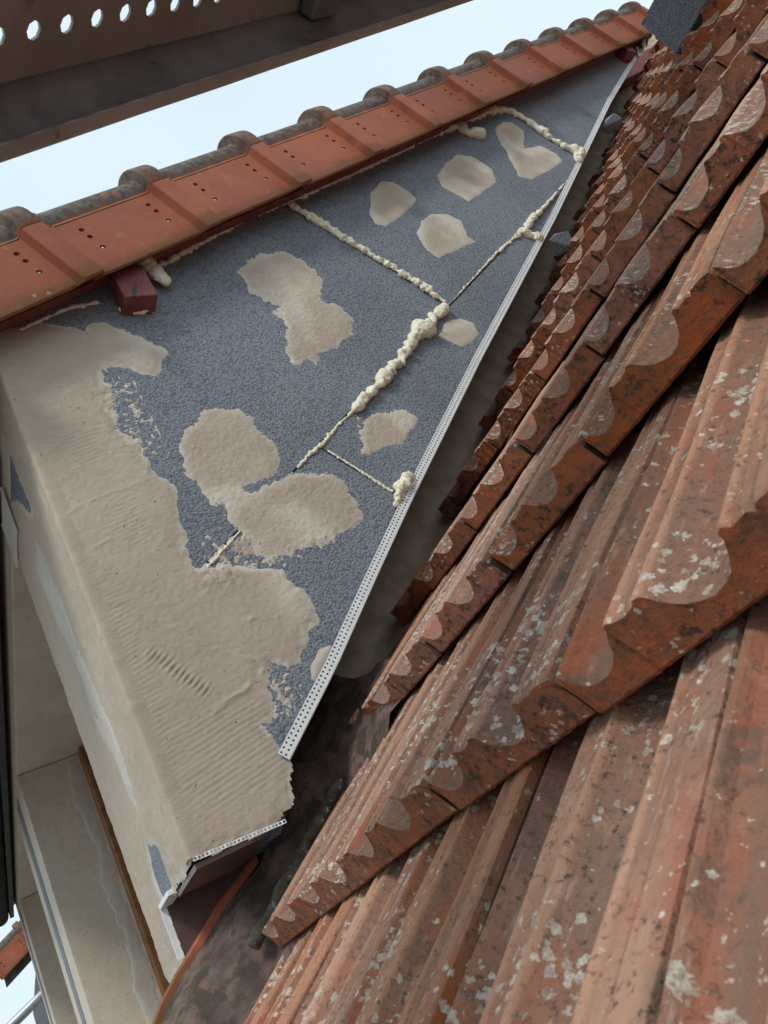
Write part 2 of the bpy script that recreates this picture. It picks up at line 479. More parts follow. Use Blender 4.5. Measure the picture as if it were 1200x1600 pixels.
def tile_mesh(name, u0=0.0, seed=0, length=0.405):
    rs = random.Random(seed)
    P = [q for q in PROF if q[0] >= u0]
    if u0 > 0:
        P = [(P[0][0] - 0.003, P[0][1] - 0.004)] + P
    jig = [rs.uniform(-0.0008, 0.0008) for _ in P]
    chip = [max(0.0, rs.gauss(0, 0.0013)) for _ in P]
    st = [0.0, 0.0025, 0.02, 0.08, 0.16, 0.24, 0.31, length]
    drop = [0.0013, 0.0002, 0, 0, 0, 0, 0, 0]
    n = len(P); v = []; f = []; fm = []
    for i, s in enumerate(st):
        for j, (u, h) in enumerate(P):
            hh = h * (1.0 if s < 0.2 else 0.86) - drop[i] + jig[j] + 0.0012 * math.sin(s * 17 + seed + u * 30)
            v.append((u - u0, s + (chip[j] if i < 2 else 0), hh))
    for i in range(len(st) - 1):
        for j in range(n - 1):
            f.append((i * n + j, i * n + j + 1, (i + 1) * n + j + 1, (i + 1) * n + j)); fm.append(0)
    # butt face: three rows down to the lower lip, then back under
    b0 = len(v)
    for s, h in ((0.0005, -0.022), (0.0, -0.0355), (0.003, -0.0385), (0.022, -0.0385)):
        for j, (u, hp) in enumerate(P):
            hh = h if h < -0.03 else min(h, hp - 0.008)
            v.append((u - u0, s + (chip[j] if s < 0.002 else 0) * 0.6 + rs.uniform(-.0003, .0003), hh + rs.uniform(-.0004, .0004)))
    # underside
    for j, (u, hp) in enumerate(P): v.append((u - u0, 0.024, hp - 0.015))
    for j, (u, hp) in enumerate(P): v.append((u - u0, length, hp * 0.86 - 0.015))
    rows = [0] + [b0 + k * n for k in range(6)]
    for a, b in zip(rows[:-1], rows[1:]):
        for j in range(n - 1):
            f.append((b + j, b + j + 1, a + j + 1, a + j)); fm.append(1)
    # side walls
    for j, flip in ((0, False), (n - 1, True)):
        top = [i * n + j for i in range(len(st))]
        lowf = [b0 + k * n + j for k in range(6)]
        q = top + [lowf[5], lowf[4], lowf[3], lowf[2], lowf[1], lowf[0]]
        f.append(tuple(q[::-1] if not flip else q)); fm.append(2)
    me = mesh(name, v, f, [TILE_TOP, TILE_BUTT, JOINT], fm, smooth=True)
    bm = bmesh.new(); bm.from_mesh(me)
    bmesh.ops.recalc_face_normals(bm, faces=bm.faces)
    bmesh.ops.triangulate(bm, faces=[x for x in bm.faces if len(x.verts) > 4])
    for e in bm.edges:
        if len(e.link_faces) == 2 and e.calc_face_angle(0) > math.radians(20): e.smooth = False
    bm.to_mesh(me); bm.free()
    return me

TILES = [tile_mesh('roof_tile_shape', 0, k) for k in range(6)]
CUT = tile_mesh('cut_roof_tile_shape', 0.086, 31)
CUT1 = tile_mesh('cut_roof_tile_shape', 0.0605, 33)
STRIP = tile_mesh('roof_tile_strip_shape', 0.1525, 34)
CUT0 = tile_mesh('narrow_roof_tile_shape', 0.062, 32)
TAU = math.atan2(0.0450, EXP)
def place_tile(me, x, m, rnd):
    tau = TAU + math.radians(rnd.uniform(-.35, .35)); yw = math.radians(rnd.gauss(0, .4))
    V = S * math.cos(tau) - N * math.sin(tau)
    H = S * math.sin(tau) + N * math.cos(tau)
    X = Vector((1, 0, 0))
    Xr = X * math.cos(yw) + V * math.sin(yw); Vr = V * math.cos(yw) - X * math.sin(yw)
    Mx = Matrix((Xr, Vr, H)).transposed().to_4x4()
    Mx.translation = RP(x + rnd.uniform(-.0015, .0015), m * EXP + rnd.uniform(-.005, .005), rnd.uniform(-.0025, .0025))
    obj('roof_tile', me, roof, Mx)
rt = random.Random(3)
for m in range(-3, 17):
    if m % 2:
        x = -0.157
        if m < 0:
            pass
        else:
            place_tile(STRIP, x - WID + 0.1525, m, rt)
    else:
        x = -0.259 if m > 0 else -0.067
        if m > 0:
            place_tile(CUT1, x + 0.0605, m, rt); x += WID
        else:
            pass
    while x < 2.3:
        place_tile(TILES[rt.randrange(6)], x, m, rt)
        x += WID

# ------------------------------------------------------------------ dormer
dormer = thing('dormer', 'roof dormer being insulated, grey boards and beige mortar on its cheek', 'dormer')
VB = 0.4507
SV = Vector((0, math.cos(VB), math.sin(VB))); NV = Vector((0, -math.sin(VB), math.cos(VB)))
VO = Vector((0, 0.2128, 1.1284))
TB = math.tan(VB)
def ztop(y): return 1.098 + TB * y       # top edge of the boards (hidden behind the verge board)

TRIM = [(0.1546, 0.1676), (0.3042, 0.284), (0.4507, 0.4084), (0.6176, 0.5472), (1.0165, 0.8672), (1.6767, 1.3785), (2.5739, 2.1003), (3.2244, 2.5917), (3.42, 2.735)]
def ztrim(y):
    for (a, b), (c, d) in zip(TRIM[:-1], TRIM[1:]):
        if y <= c: return b + (d - b) * (y - a) / (c - a)
    return TRIM[-1][1]

# old wall behind the insulation (flashing upstand shows below the boards)
ow = [(0.18, -0.2), (0.18, ztop(0.18) - 0.02), (3.75, ztop(3.75) - 0.02), (5.2, 3.6), (0.5, -0.2)]
obj('old_cheek_wall', prism([(0.19, -0.1), (0.19, ztop(.19) - .02), (4.3, ztop(4.3) - .02), (4.6, 3.3)], -0.40, -0.265, FLASH, 'old_cheek_wall'), dormer)

# insulation boards: joints A (rising) and B (across)
def lineA(y): return 0.6737 + 0.614 * (y - 0.4327)
G = 0.0016
A0 = (0.0, lineA(0.0)); A3 = (0.497, lineA(0.497)); A1 = (1.045, lineA(1.045)); A2 = (2.075, lineA(2.075) + 0.0)
Aend = (1.985, lineA(1.985))
B1t = (0.797, ztop(0.797)); B2t = (1.79, ztop(1.79)); B2b = (2.06, 1.695)
apex_y = 3.42
bot = [(0.0, 0.114), (0.1111, 0.108), (0.1377, 0.129), TRIM[0]]
boards = [
    [A0, A3, A1, B1t, (0.0, ztop(0.0))],
    [A1, Aend, B2b, B2t, B1t],
    [B2b, TRIM[6], TRIM[7], (apex_y, ztop(apex_y)), B2t],
    [A0] + bot + [TRIM[1], TRIM[2], (0.612, 0.5425), A3],
    [A3, (0.612, 0.5425), TRIM[4], TRIM[5], (1.95, 1.595), Aend, A1],
]
def shrink(poly, d):
    P = [Vector(q) for q in poly]; n = len(P)
    ar = sum(P[i].x * P[(i + 1) % n].y - P[(i + 1) % n].x * P[i].y for i in range(n))
    sg = 1 if ar > 0 else -1
    out = []
    for i in range(n):
        a, b, c = P[i - 1], P[i], P[(i + 1) % n]
        e1 = (b - a).normalized(); e2 = (c - b).normalized()
        n1 = Vector((-e1.y, e1.x)) * sg; n2 = Vector((-e2.y, e2.x)) * sg
        k = (n1 + n2); L = max(k.length_squared, 0.4)
        out.append(tuple(b + k * (2 * d / L)))
    return out
for k, bp in enumerate(boards):
    dx = (0.0, 0.0002, -0.0008, -0.0006, 0.0001)[k]
    obj('insulation_board', prism(shrink(bp, G), -0.165 + dx, 0.0 + dx, EPS, 'insulation_board', 0.0015), dormer)

# mortar on the cheek
COAT = [(-0.004, 1.10), (0.0264, 1.1082), (0.0916, 1.1034), (0.1375, 1.1029), (0.1665, 1.0816), (0.1776, 1.0979), (0.2156, 1.1022), (0.2488, 1.0709), (0.2913, 1.029), (0.3028, 1.0005), (0.2818, 0.9686), (0.258, 0.9383), (0.2389, 0.9365), (0.207, 0.9671), (0.1752, 0.979), (0.1614, 0.9548), (0.1548, 0.8995), (0.1461, 0.839), (0.1523, 0.8074), (0.171, 0.7958), (0.1677, 0.7638), (0.1754, 0.7283), (0.1892, 0.6889), (0.183, 0.6484), (0.1806, 0.6216), (0.1833, 0.5938), (0.172, 0.5509), (0.1659, 0.527), (0.1907, 0.5066), (0.2331, 0.4998), (0.2769, 0.4928), (0.303, 0.4715), (0.3183, 0.4274), (0.3278, 0.3731), (0.3255, 0.3614), (0.2965, 0.359), (0.2712, 0.3317), (0.2589, 0.3184), (0.2348, 0.3156), (0.2167, 0.3246), (0.2022, 0.3219), (0.1909, 0.2925), (0.1866, 0.2667), (0.1742, 0.2447), (0.1589, 0.2455), (0.1636, 0.2331), (0.169, 0.2153), (0.172, 0.195), (0.172, 0.168), (0.150, 0.126), (0.1181, 0.1039), (0.0553, 0.1065), (-0.004, 0.1101)]
def sm(x, a, b):
    t = np.clip((x - a) / (b - a), 0, 1); return t * t * (3 - 2 * t)
def coat_extra(U, V, s):
    inn = np.clip((s - 0.004) / 0.02, 0, 1)
    e = np.zeros(U.shape)
    ph = (-0.2 * U + 0.98 * V)
    m1 = sm(U, 0.03, 0.06) * (1 - sm(U, 0.15, 0.2)) * sm(V, 0.14, 0.17) * (1 - sm(V, 0.27, 0.31))
    e += 0.00042 * m1 * np.sin(2 * math.pi * ph / 0.0082 + 2.0 * fbm(U, V, 12, 91, 2))
    for (cu, cv, ru, rv) in ((0.075, 0.80, 0.03, 0.05), (0.10, 0.64, 0.035, 0.05), (0.06, 0.95, 0.05, 0.04), (0.02, 0.25, 0.03, 0.12), (0.02, 0.45, 0.03, 0.12)):
        mk = np.exp(-((U - cu) / ru) ** 2 - ((V - cv) / rv) ** 2)
        e += 0.00045 * mk * np.sin(2 * math.pi * ph / 0.0078 + 3 * fbm(U, V, 15, 97, 2))
    # drag of a notched tool
    d = seg_d(U, V, [(0.0533, 0.4011), (0.104, 0.3202)])
    al = 0.53 * U - 0.85 * V
    e += 0.0022 * np.exp(-(d / 0.010) ** 2) * (0.35 + 0.65 * np.sin(2 * math.pi * al / 0.0085 + 3 * fbm(U, V, 40, 5, 2)))
    for pts, a, wd in (([(0.0202, 0.5065), (0.0822, 0.4451), (0.1314, 0.3876), (0.1852, 0.3396)], 0.0026, 0.004), ([(0.0988, 0.283), (0.157, 0.2999), (0.1972, 0.3181)], 0.0032, 0.004),
                       ([(0.0036, 0.6705), (0.0774, 0.6969), (0.1757, 0.7138)], 0.002, 0.0035), ([(0.2145, 0.4056), (0.2325, 0.412), (0.2583, 0.3968)], 0.0035, 0.004),
                       ([(0.02, 0.80), (0.05, 0.82)], 0.003, 0.003), ([(0.03, 0.60), (0.06, 0.61)], 0.003, 0.003), ([(0.12, 0.90), (0.135, 0.955)], 0.0022, 0.003)):
        wob = 0.006 * fbm(U, V, 30, 55, 3)
        dd = seg_d(U + wob, V + wob, pts)
        e += 0.55 * a * np.exp(-(dd / wd) ** 2) * (0.6 + 1.2 * fbm(U, V, 60, 77, 2))
    e += 0.0003 * fbm(U * 0.5, V * 1.4, 60, 61, 3) * inn
    # scraped, patchy zone on the right edge
    for (cu, cv, ru, rv) in ((0.165, 0.87, 0.035, 0.10), (0.20, 0.50, 0.05, 0.03)):
        mk = np.exp(-((U - cu) / ru) ** 2 - ((V - cv) / rv) ** 2)
        e += mk * (0.0035 * fbm(U, V, 90, 63, 3, 0.8)) + mk * 0.0012
    return e
def coat_thin(U, V):
    a = np.exp(-((U - 0.25) / 0.06) ** 2 - ((V - 1.03) / 0.05) ** 2) * 0.9
    b = np.exp(-((U - 0.30) / 0.035) ** 2 - ((V - 0.44) / 0.06) ** 2) * 0.8
    c_ = np.exp(-((U - 0.225) / 0.025) ** 2 - ((V - 1.025) / 0.022) ** 2) * 0.7
    return a + b - c_
mortar('mortar_coat', COAT, dormer, 0.0032, 0.0025, 3, fine=0.0007, extra=coat_extra, edge=0.012, thinw=0.012, thin_bias=coat_thin, keep=lambda U, V: (U > -0.0045) & (V > 0.1005))['label'] = 'large beige mortar coat with comb marks at the front of the cheek'

PATCH = [
 ([(0.5518, 1.2178), (0.5858, 1.2592), (0.6322, 1.2721), (0.6821, 1.2715), (0.7233, 1.2504), (0.7432, 1.2031), (0.7356, 1.1475), (0.7109, 1.1061), (0.7408, 1.0813), (0.7518, 1.0372), (0.7173, 0.9894), (0.6711, 0.9654), (0.6221, 0.9489), (0.6031, 0.921), (0.5838, 0.9355), (0.5501, 0.9294), (0.5628, 0.981), (0.5719, 1.0389), (0.5781, 1.0786), (0.6012, 1.1008), (0.571, 1.1206), (0.5472, 1.1543)], 0.012, 0.016),
 ([(0.2366, 0.7736), (0.2639, 0.8065), (0.3045, 0.8301), (0.3478, 0.8412), (0.377, 0.8322), (0.4006, 0.794), (0.411, 0.7426), (0.3993, 0.6974), (0.3851, 0.6728), (0.3483, 0.6635), (0.3221, 0.6477), (0.3594, 0.6457), (0.4184, 0.6584), (0.4476, 0.6622), (0.4828, 0.6489), (0.5082, 0.6157), (0.5086, 0.5689), (0.4905, 0.5359), (0.4279, 0.5168), (0.3554, 0.5028), (0.2991, 0.502), (0.286, 0.5261), (0.2851, 0.5509), (0.2692, 0.5831), (0.2585, 0.6282), (0.2396, 0.6689), (0.2258, 0.7087)], 0.012, 0.022),
 ([(0.5916, 0.7284), (0.6186, 0.7578), (0.6678, 0.7659), (0.712, 0.7571), (0.7441, 0.7322), (0.7078, 0.6946), (0.6534, 0.6717), (0.5921, 0.6603), (0.5642, 0.6784), (0.5884, 0.6948)], 0.014, 0.02),
 ([(0.9528, 0.9575), (0.9974, 0.9961), (1.0541, 1.0052), (1.0824, 0.9856), (1.0742, 0.9524), (1.0361, 0.924), (0.9936, 0.9147), (0.9706, 0.9397)], 0.006, 0.03),
 ([(1.0333, 1.4533), (1.0709, 1.5089), (1.1314, 1.5584), (1.1725, 1.5532), (1.2026, 1.5097), (1.2085, 1.4749), (1.14, 1.4245), (1.0374, 1.3591), (1.0045, 1.3733), (1.0106, 1.413)], 0.006, 0.05),
 ([(1.3541, 1.5871), (1.4234, 1.6525), (1.5049, 1.6985), (1.5661, 1.6914), (1.6014, 1.626), (1.5704, 1.5598), (1.481, 1.5113), (1.3935, 1.4684), (1.3637, 1.5046), (1.3349, 1.5346)], 0.006, 0.05),
 ([(1.1191, 1.3297), (1.1648, 1.3825), (1.2196, 1.4092), (1.2765, 1.4082), (1.3043, 1.379), (1.2856, 1.3095), (1.3006, 1.2868), (1.2125, 1.2588), (1.1274, 1.2297), (1.1065, 1.2645)], 0.006, 0.05),
 ([(1.7821, 1.8638), (1.8455, 1.9066), (1.8882, 1.9027), (1.9046, 1.8547), (1.8351, 1.7503), (1.9266, 1.7702), (1.9718, 1.7283), (1.9679, 1.6842), (1.8419, 1.623), (1.7346, 1.5793), (1.6896, 1.5951), (1.712, 1.6635), (1.7351, 1.7342), (1.7447, 1.7953)], 0.008, 0.05),
 ([(0.2677, 0.2781), (0.2765, 0.3003), (0.2996, 0.3179), (0.318, 0.3186), (0.2989, 0.2979), (0.2789, 0.2819)], 0.004, 0.05),
]
for k, (poly, ed, tw) in enumerate(PATCH):
    def ex(U, V, s, k=k):
        return 0.0002 * fbm(U, V * 1.3, 60, 160 + k, 3) + 0.0004 * fbm(U, V, 26, 190 + k, 3, 0.6) * np.clip(s * 40, 0, 1)
    mortar('mortar_patch', poly, dormer, 0.0016, 0.0022 if k < 4 else 0.0036, 100 + k * 7, edge=ed * (1.0 if k < 3 else 0.6), thinw=tw, extra=ex, fine=0.0009 if k < 3 else 0.0003, slope=0.10 if k < 3 else 0.16, thin_bias=lambda U, V, k=k: 0.9 * np.clip(fbm(U, V, 11, 700 + k, 2) * 3.0 - 0.15, -0.3, 1))
# scraped residue, barely there
mortar('mortar_smear', [(0.195, 0.285), (0.212, 0.30), (0.224, 0.286), (0.221, 0.264), (0.2076, 0.2585), (0.1965, 0.265)], dormer, 0.0012, 0.002, 311, slope=0.03, fine=0.0028, extra=lambda U, V, s: -0.0007)
mortar('mortar_smear', [(0.19, 0.525), (0.30, 0.50), (0.33, 0.53), (0.28, 0.56), (0.22, 0.57)], dormer, 0.0012, 0.0025, 312, slope=0.02, fine=0.0028, extra=lambda U, V, s: -0.0007)
mortar('mortar_smear', [(0.165, 0.93), (0.19, 0.92), (0.195, 0.80), (0.175, 0.77), (0.155, 0.84)], dormer, 0.0012, 0.0025, 313, slope=0.02, fine=0.0034, extra=lambda U, V, s: -0.0007)
# mortar('mortar_smear', [(0.42, 0.495), (0.50, 0.525), (0.53, 0.545), (0.50, 0.51), (0.44, 0.485)], dormer, 0.0012, 0.0025, 314, slope=0.01, fine=0.003)

# rounded front arris
av, af = [], []
nz = 120
for i in range(nz + 1):
    z = 0.112 + (1.09 - 0.112) * i / nz
    wv = 0.0005 * math.sin(z * 61) + 0.0004 * math.sin(z * 247 + 1) + random.uniform(-.0007, .0007)
    for k, (x, y) in enumerate(((-0.030, -0.0028), (-0.010, -0.0042), (-0.001, -0.0052), (0.0036, -0.0034), (0.0046, 0.001), (0.0042, 0.009), (0.0024, 0.022))):
        ww = wv if 1 <= k <= 5 else 0
        av.append((x + ww * (k >= 3), y - ww * (k <= 3), z))
for i in range(nz):
    for k in range(6):
        a = i * 7 + k; af.append((a, a + 1, a + 8, a + 7))
me = mesh('corner_bead', av, af, [MORTAR], smooth=True)
obj('corner_bead', me, dormer)

def perforated(rows, cols, cw, ch, hole, nside=8):
    """flat strip of cells (u right, v up) each with a round hole"""
    v, f = [], []
    vi = {}
    def P(u, w_):
        k = (round(u, 6), round(w_, 6))
        if k not in vi: vi[k] = len(v); v.append(k)
        return vi[k]
    for i in range(cols):
        for j in range(rows):
            cu, cv = (i + .5) * cw, (j + .5) * ch
            out = [P(cu + a * cw / 2, cv + b * ch / 2) for a, b in ((1, 0), (1, 1), (0, 1), (-1, 1), (-1, 0), (-1, -1), (0, -1), (1, -1))]
            inn = [P(cu + hole * math.cos(k * math.pi / 4), cv + hole * math.sin(k * math.pi / 4)) for k in range(8)]
            for k in range(8): f.append((out[k], out[(k + 1) % 8], inn[(k + 1) % 8], inn[k]))
    return v, f
# perforated white edge profile along the foot of the boards
PITCHH = 0.0082
cum = [0.0]
for (a, b), (c, d) in zip(TRIM[:-1], TRIM[1:]): cum.append(cum[-1] + math.hypot(c - a, d - b))
def along(s):
    for i in range(len(cum) - 1):
        if s <= cum[i + 1] or i == len(cum) - 2:
            t = (s - cum[i]) / (cum[i + 1] - cum[i])
            a, b = TRIM[i]; c, d = TRIM[i + 1]; L = cum[i + 1] - cum[i]
            return a + (c - a) * t, b + (d - b) * t, (c - a) / L, (d - b) / L
ncol = int((cum[-1] - 0.03) / PITCHH)
pv, pf = perforated(2, ncol, PITCHH, 0.0078, 0.0018)
W3 = []
for u, v_ in pv:
    y, z, ty, tz = along(u + 0.022)
    v2 = v_ - 0.001
    W3.append((0.0062 + 0.0006 * math.sin(u * 9), y - tz * v2, z + ty * v2))
n0 = len(W3)
for s in np.linspace(0.022, cum[-1], 90):
    y, z, ty, tz = along(float(s))
    for x, o in ((0.0062, -0.001), (0.0062, -0.0045), (0.0045, -0.006), (-0.05, -0.006)):
        W3.append((x + 0.0006 * math.sin(s * 9), y - tz * o, z + ty * o))
for i in range(89):
    for k in range(3):
        a = n0 + i * 4 + k; pf.append((a, a + 1, a + 5, a + 4))
obj('edge_trim', mesh('edge_trim', W3, pf, [PVC], smooth=False), dormer)
# dark joint shadow body behind the profile: added strip standing in for shade in the holes
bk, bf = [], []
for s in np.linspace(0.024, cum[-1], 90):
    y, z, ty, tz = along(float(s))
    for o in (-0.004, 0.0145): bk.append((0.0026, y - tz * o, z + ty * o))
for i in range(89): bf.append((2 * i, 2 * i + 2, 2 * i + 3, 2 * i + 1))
obj('trim_hole_shade', mesh('trim_hole_shade', bk, bf, [DARK]), dormer)
# cut mesh angle at the foot of the arris
cv_, cf_ = perforated(1, 24, 0.0055, 0.0055, 0.0019)
obj('corner_mesh', mesh('corner_mesh', [(0.0035 + 0.001 * math.sin(u * 300), 0.002 + u, 0.1125 - u * 0.05 - v_) for u, v_ in cv_], cf_, [PVC]), dormer)

# builder's foam
_ft = {}
def foam_tex(sz):
    if sz not in _ft:
        tx = bpy.data.textures.new('foam_lumps', 'CLOUDS'); tx.noise_scale = sz; tx.noise_depth = 3; tx.noise_basis = 'IMPROVED_PERLIN'
        _ft[sz] = tx
    return _ft[sz]
def foam(path, radii, seed, vox=0.0024, lump=0.25, x0=0.004):
    rs = random.Random(seed)
    P = [Vector((0, *q)) for q in path]
    bm = bmesh.new()
    pts = []
    for i in range(len(P) - 1):
        L = (P[i + 1] - P[i]).length; r0, r1 = radii[i], radii[i + 1]
        n = max(3, int(L / (0.30 * (r0 + r1) / 2)))
        for k in range(n):
            t = k / n; pts.append((P[i].lerp(P[i + 1], t), r0 + (r1 - r0) * t))
    pts.append((P[-1], radii[-1]))
    wk = [[0.0], [0.0], [0.0]]
    for a_ in wk:
        for _ in pts: a_.append(a_[-1] * 0.72 + rs.gauss(0, 0.62))
    for i, (q, r) in enumerate(pts):
        rr = r * max(0.45, min(1.5, 0.88 + 0.20 * wk[0][i] + rs.uniform(-.08, .08)))
        c = q + Vector((x0 + rr * 0.2, 0.25 * r * wk[1][i], 0.25 * r * wk[2][i]))
        mat_ = Matrix.Translation(c) @ Matrix.Rotation(rs.uniform(0, 6), 4, 'X') @ Matrix.Diagonal((rr * rs.uniform(.6, 1.0), rr * rs.uniform(.75, 1.3), rr * rs.uniform(.75, 1.3), 1))
        bmesh.ops.create_icosphere(bm, subdivisions=2 if r > 0.008 else 1, radius=1.0, matrix=mat_)
    me = bpy.data.meshes.new('foam_bead'); bm.to_mesh(me); bm.free(); me.materials.append(FOAM)
    o = obj('foam_bead', me, dormer)
    rm = o.modifiers.new('remesh', 'REMESH'); rm.mode = 'VOXEL'; rm.voxel_size = vox; rm.use_smooth_shade = True
    for sz, st_ in ((0.013, 0.012), (0.005, 0.006)):
        dm = o.modifiers.new('lumps', 'DISPLACE'); dm.texture = foam_tex(sz); dm.strength = st_ * min(1.0, max(radii) / 0.011); dm.mid_level = 0.5; dm.texture_coords = 'LOCAL'
    return o
foam([(0.79, 1.445), (0.8292, 1.3909), (0.871, 1.3267), (0.9126, 1.2628), (0.9541, 1.1991), (0.9901, 1.1432), (1.0046, 1.1276), (1.0348, 1.0631)], [.009, .010, .009, .009, .009, .008, .011, .006], 1)
foam([(1.0203, 1.0345), (0.9805, 1.0162), (0.9517, 1.0018), (0.9197, 0.9857), (0.9097, 0.9807), (0.8502, 0.9292), (0.7892, 0.8873), (0.7344, 0.853), (0.6721, 0.8166), (0.6174, 0.7813)], [.014, .015, .016, .027, .022, .013, .014, .015, .012, .007], 2, 0.0032)
foam([(0.6174, 0.7813), (0.5682, 0.7559), (0.5109, 0.7172), (0.4618, 0.6907), (0.4327, 0.6737)], [.004, .0045, .005, .005, .0035], 3, 0.002, x0=0.0)
foam([(1.0714, 1.0687), (1.172, 1.1324), (1.3134, 1.2207), (1.436, 1.289), (1.5036, 1.318), (1.5168, 1.2941), (1.5404, 1.2872)], [.0018, .0026, .0036, .005, .011, .011, .017], 4, 0.0018, x0=0.001)
foam([(1.5036, 1.318), (1.5712, 1.3724), (1.6778, 1.4323), (1.94, 1.60)], [.012, .010, .006, .0022], 5, 0.003)
foam([(1.775, 1.945), (1.8605, 1.9694), (1.9099, 1.9744), (1.9607, 1.9168), (1.9925, 1.8346), (2.0303, 1.7612), (2.0899, 1.7342), (2.0311, 1.6794)], [.010, .016, .014, .012, .012, .013, .022, .016], 6, 0.0036)
foam([(1.5179, 1.8182), (1.6104, 1.8572), (1.6236, 1.8155), (1.6577, 1.7967)], [.009, .015, .016, .030], 7, 0.0034)
foam([(0.3792, 1.2495), (0.4725, 1.3034), (0.6513, 1.4044), (0.8394, 1.4863), (0.9941, 1.5587), (1.2006, 1.6592), (1.3715, 1.7475), (1.5202, 1.8219), (1.7008, 1.9086), (1.7853, 1.939)], [.006, .007, .006, .008, .006, .008, .007, .010, .009, .010], 8, 0.0028, x0=0.0)
foam([(0.328, 1.262), (0.348, 1.24), (0.356, 1.21), (0.366, 1.186)], [.013, .017, .019, .017], 9, x0=0.015)
foam([(0.2529, 1.122), (0.277, 1.1163), (0.3167, 1.1164)], [.008, .010, .008], 10, 0.002)
foam([(0.5113, 0.6955), (0.5375, 0.6566), (0.566, 0.614), (0.5912, 0.5739)], [.003, .0028, .003, .004], 11, 0.0016, x0=0.0)
foam([(0.5788, 0.5424), (0.6038, 0.5642), (0.6271, 0.5825), (0.6456, 0.5975)], [.007, .010, .010, .008], 12)
foam([(0.2692, 0.5693), (0.2286, 0.5432), (0.19, 0.5183)], [.002, .0026, .0028], 13, 0.0014, x0=0.0)
foam([(0.06, 1.095), (0.12, 1.125), (0.17, 1.145), (0.215, 1.150)], [.004, .004, .005, .005], 14, 0.002, x0=0.0)

# verge board and rafter ends
def vp(s, n, x): return VO + SV * s + NV * n + Vector((x, 0, 0))
def vbox(name, s0, s1, n0_, n1_, x0, x1, mat, bw=0.003):
    v = [vp(s, n, x) for x in (x0, x1) for s in (s0, s1) for n in (n0_, n1_)]
    f = [(0, 1, 3, 2), (4, 6, 7, 5), (0, 4, 5, 1), (2, 3, 7, 6), (0, 2, 6, 4), (1, 5, 7, 3)]
    me = mesh(name, v, f, [mat]); bevel(me, bw)
    return obj(name, me, dormer)
vbox('verge_board', -0.38, 3.62, 0.046, 0.17, 0.004, 0.026, REDWOOD)
re_ = box(-0.05, 0.048, 0.250, 0.318, 1.109, 1.20)
me = mesh('rafter_end', *re_, [REDWOOD]); bevel(me, 0.003)
ro = obj('rafter_end', me, dormer); ro['label'] = 'cracked red painted timber end sticking out under the verge tiles'
ck = [(0.0487, 0.266, 1.1085), (0.0487, 0.272, 1.1085), (0.0487, 0.290, 1.150), (0.0487, 0.270, 1.126)]
obj('crack', mesh('crack', ck + [(x - .004, y, z) for x, y, z in ck], [(0, 1, 2, 3), (4, 7, 6, 5), (0, 4, 5, 1), (1, 5, 6, 2), (2, 6, 7, 3), (3, 7, 4, 0)], [DARK]), ro)
re2 = box(-0.02, 0.05, 2.99, 3.05, 2.47, 2.56)
me = mesh('rafter_end', *re2, [REDWOOD]); bevel(me, 0.003); obj('rafter_end', me, dormer)

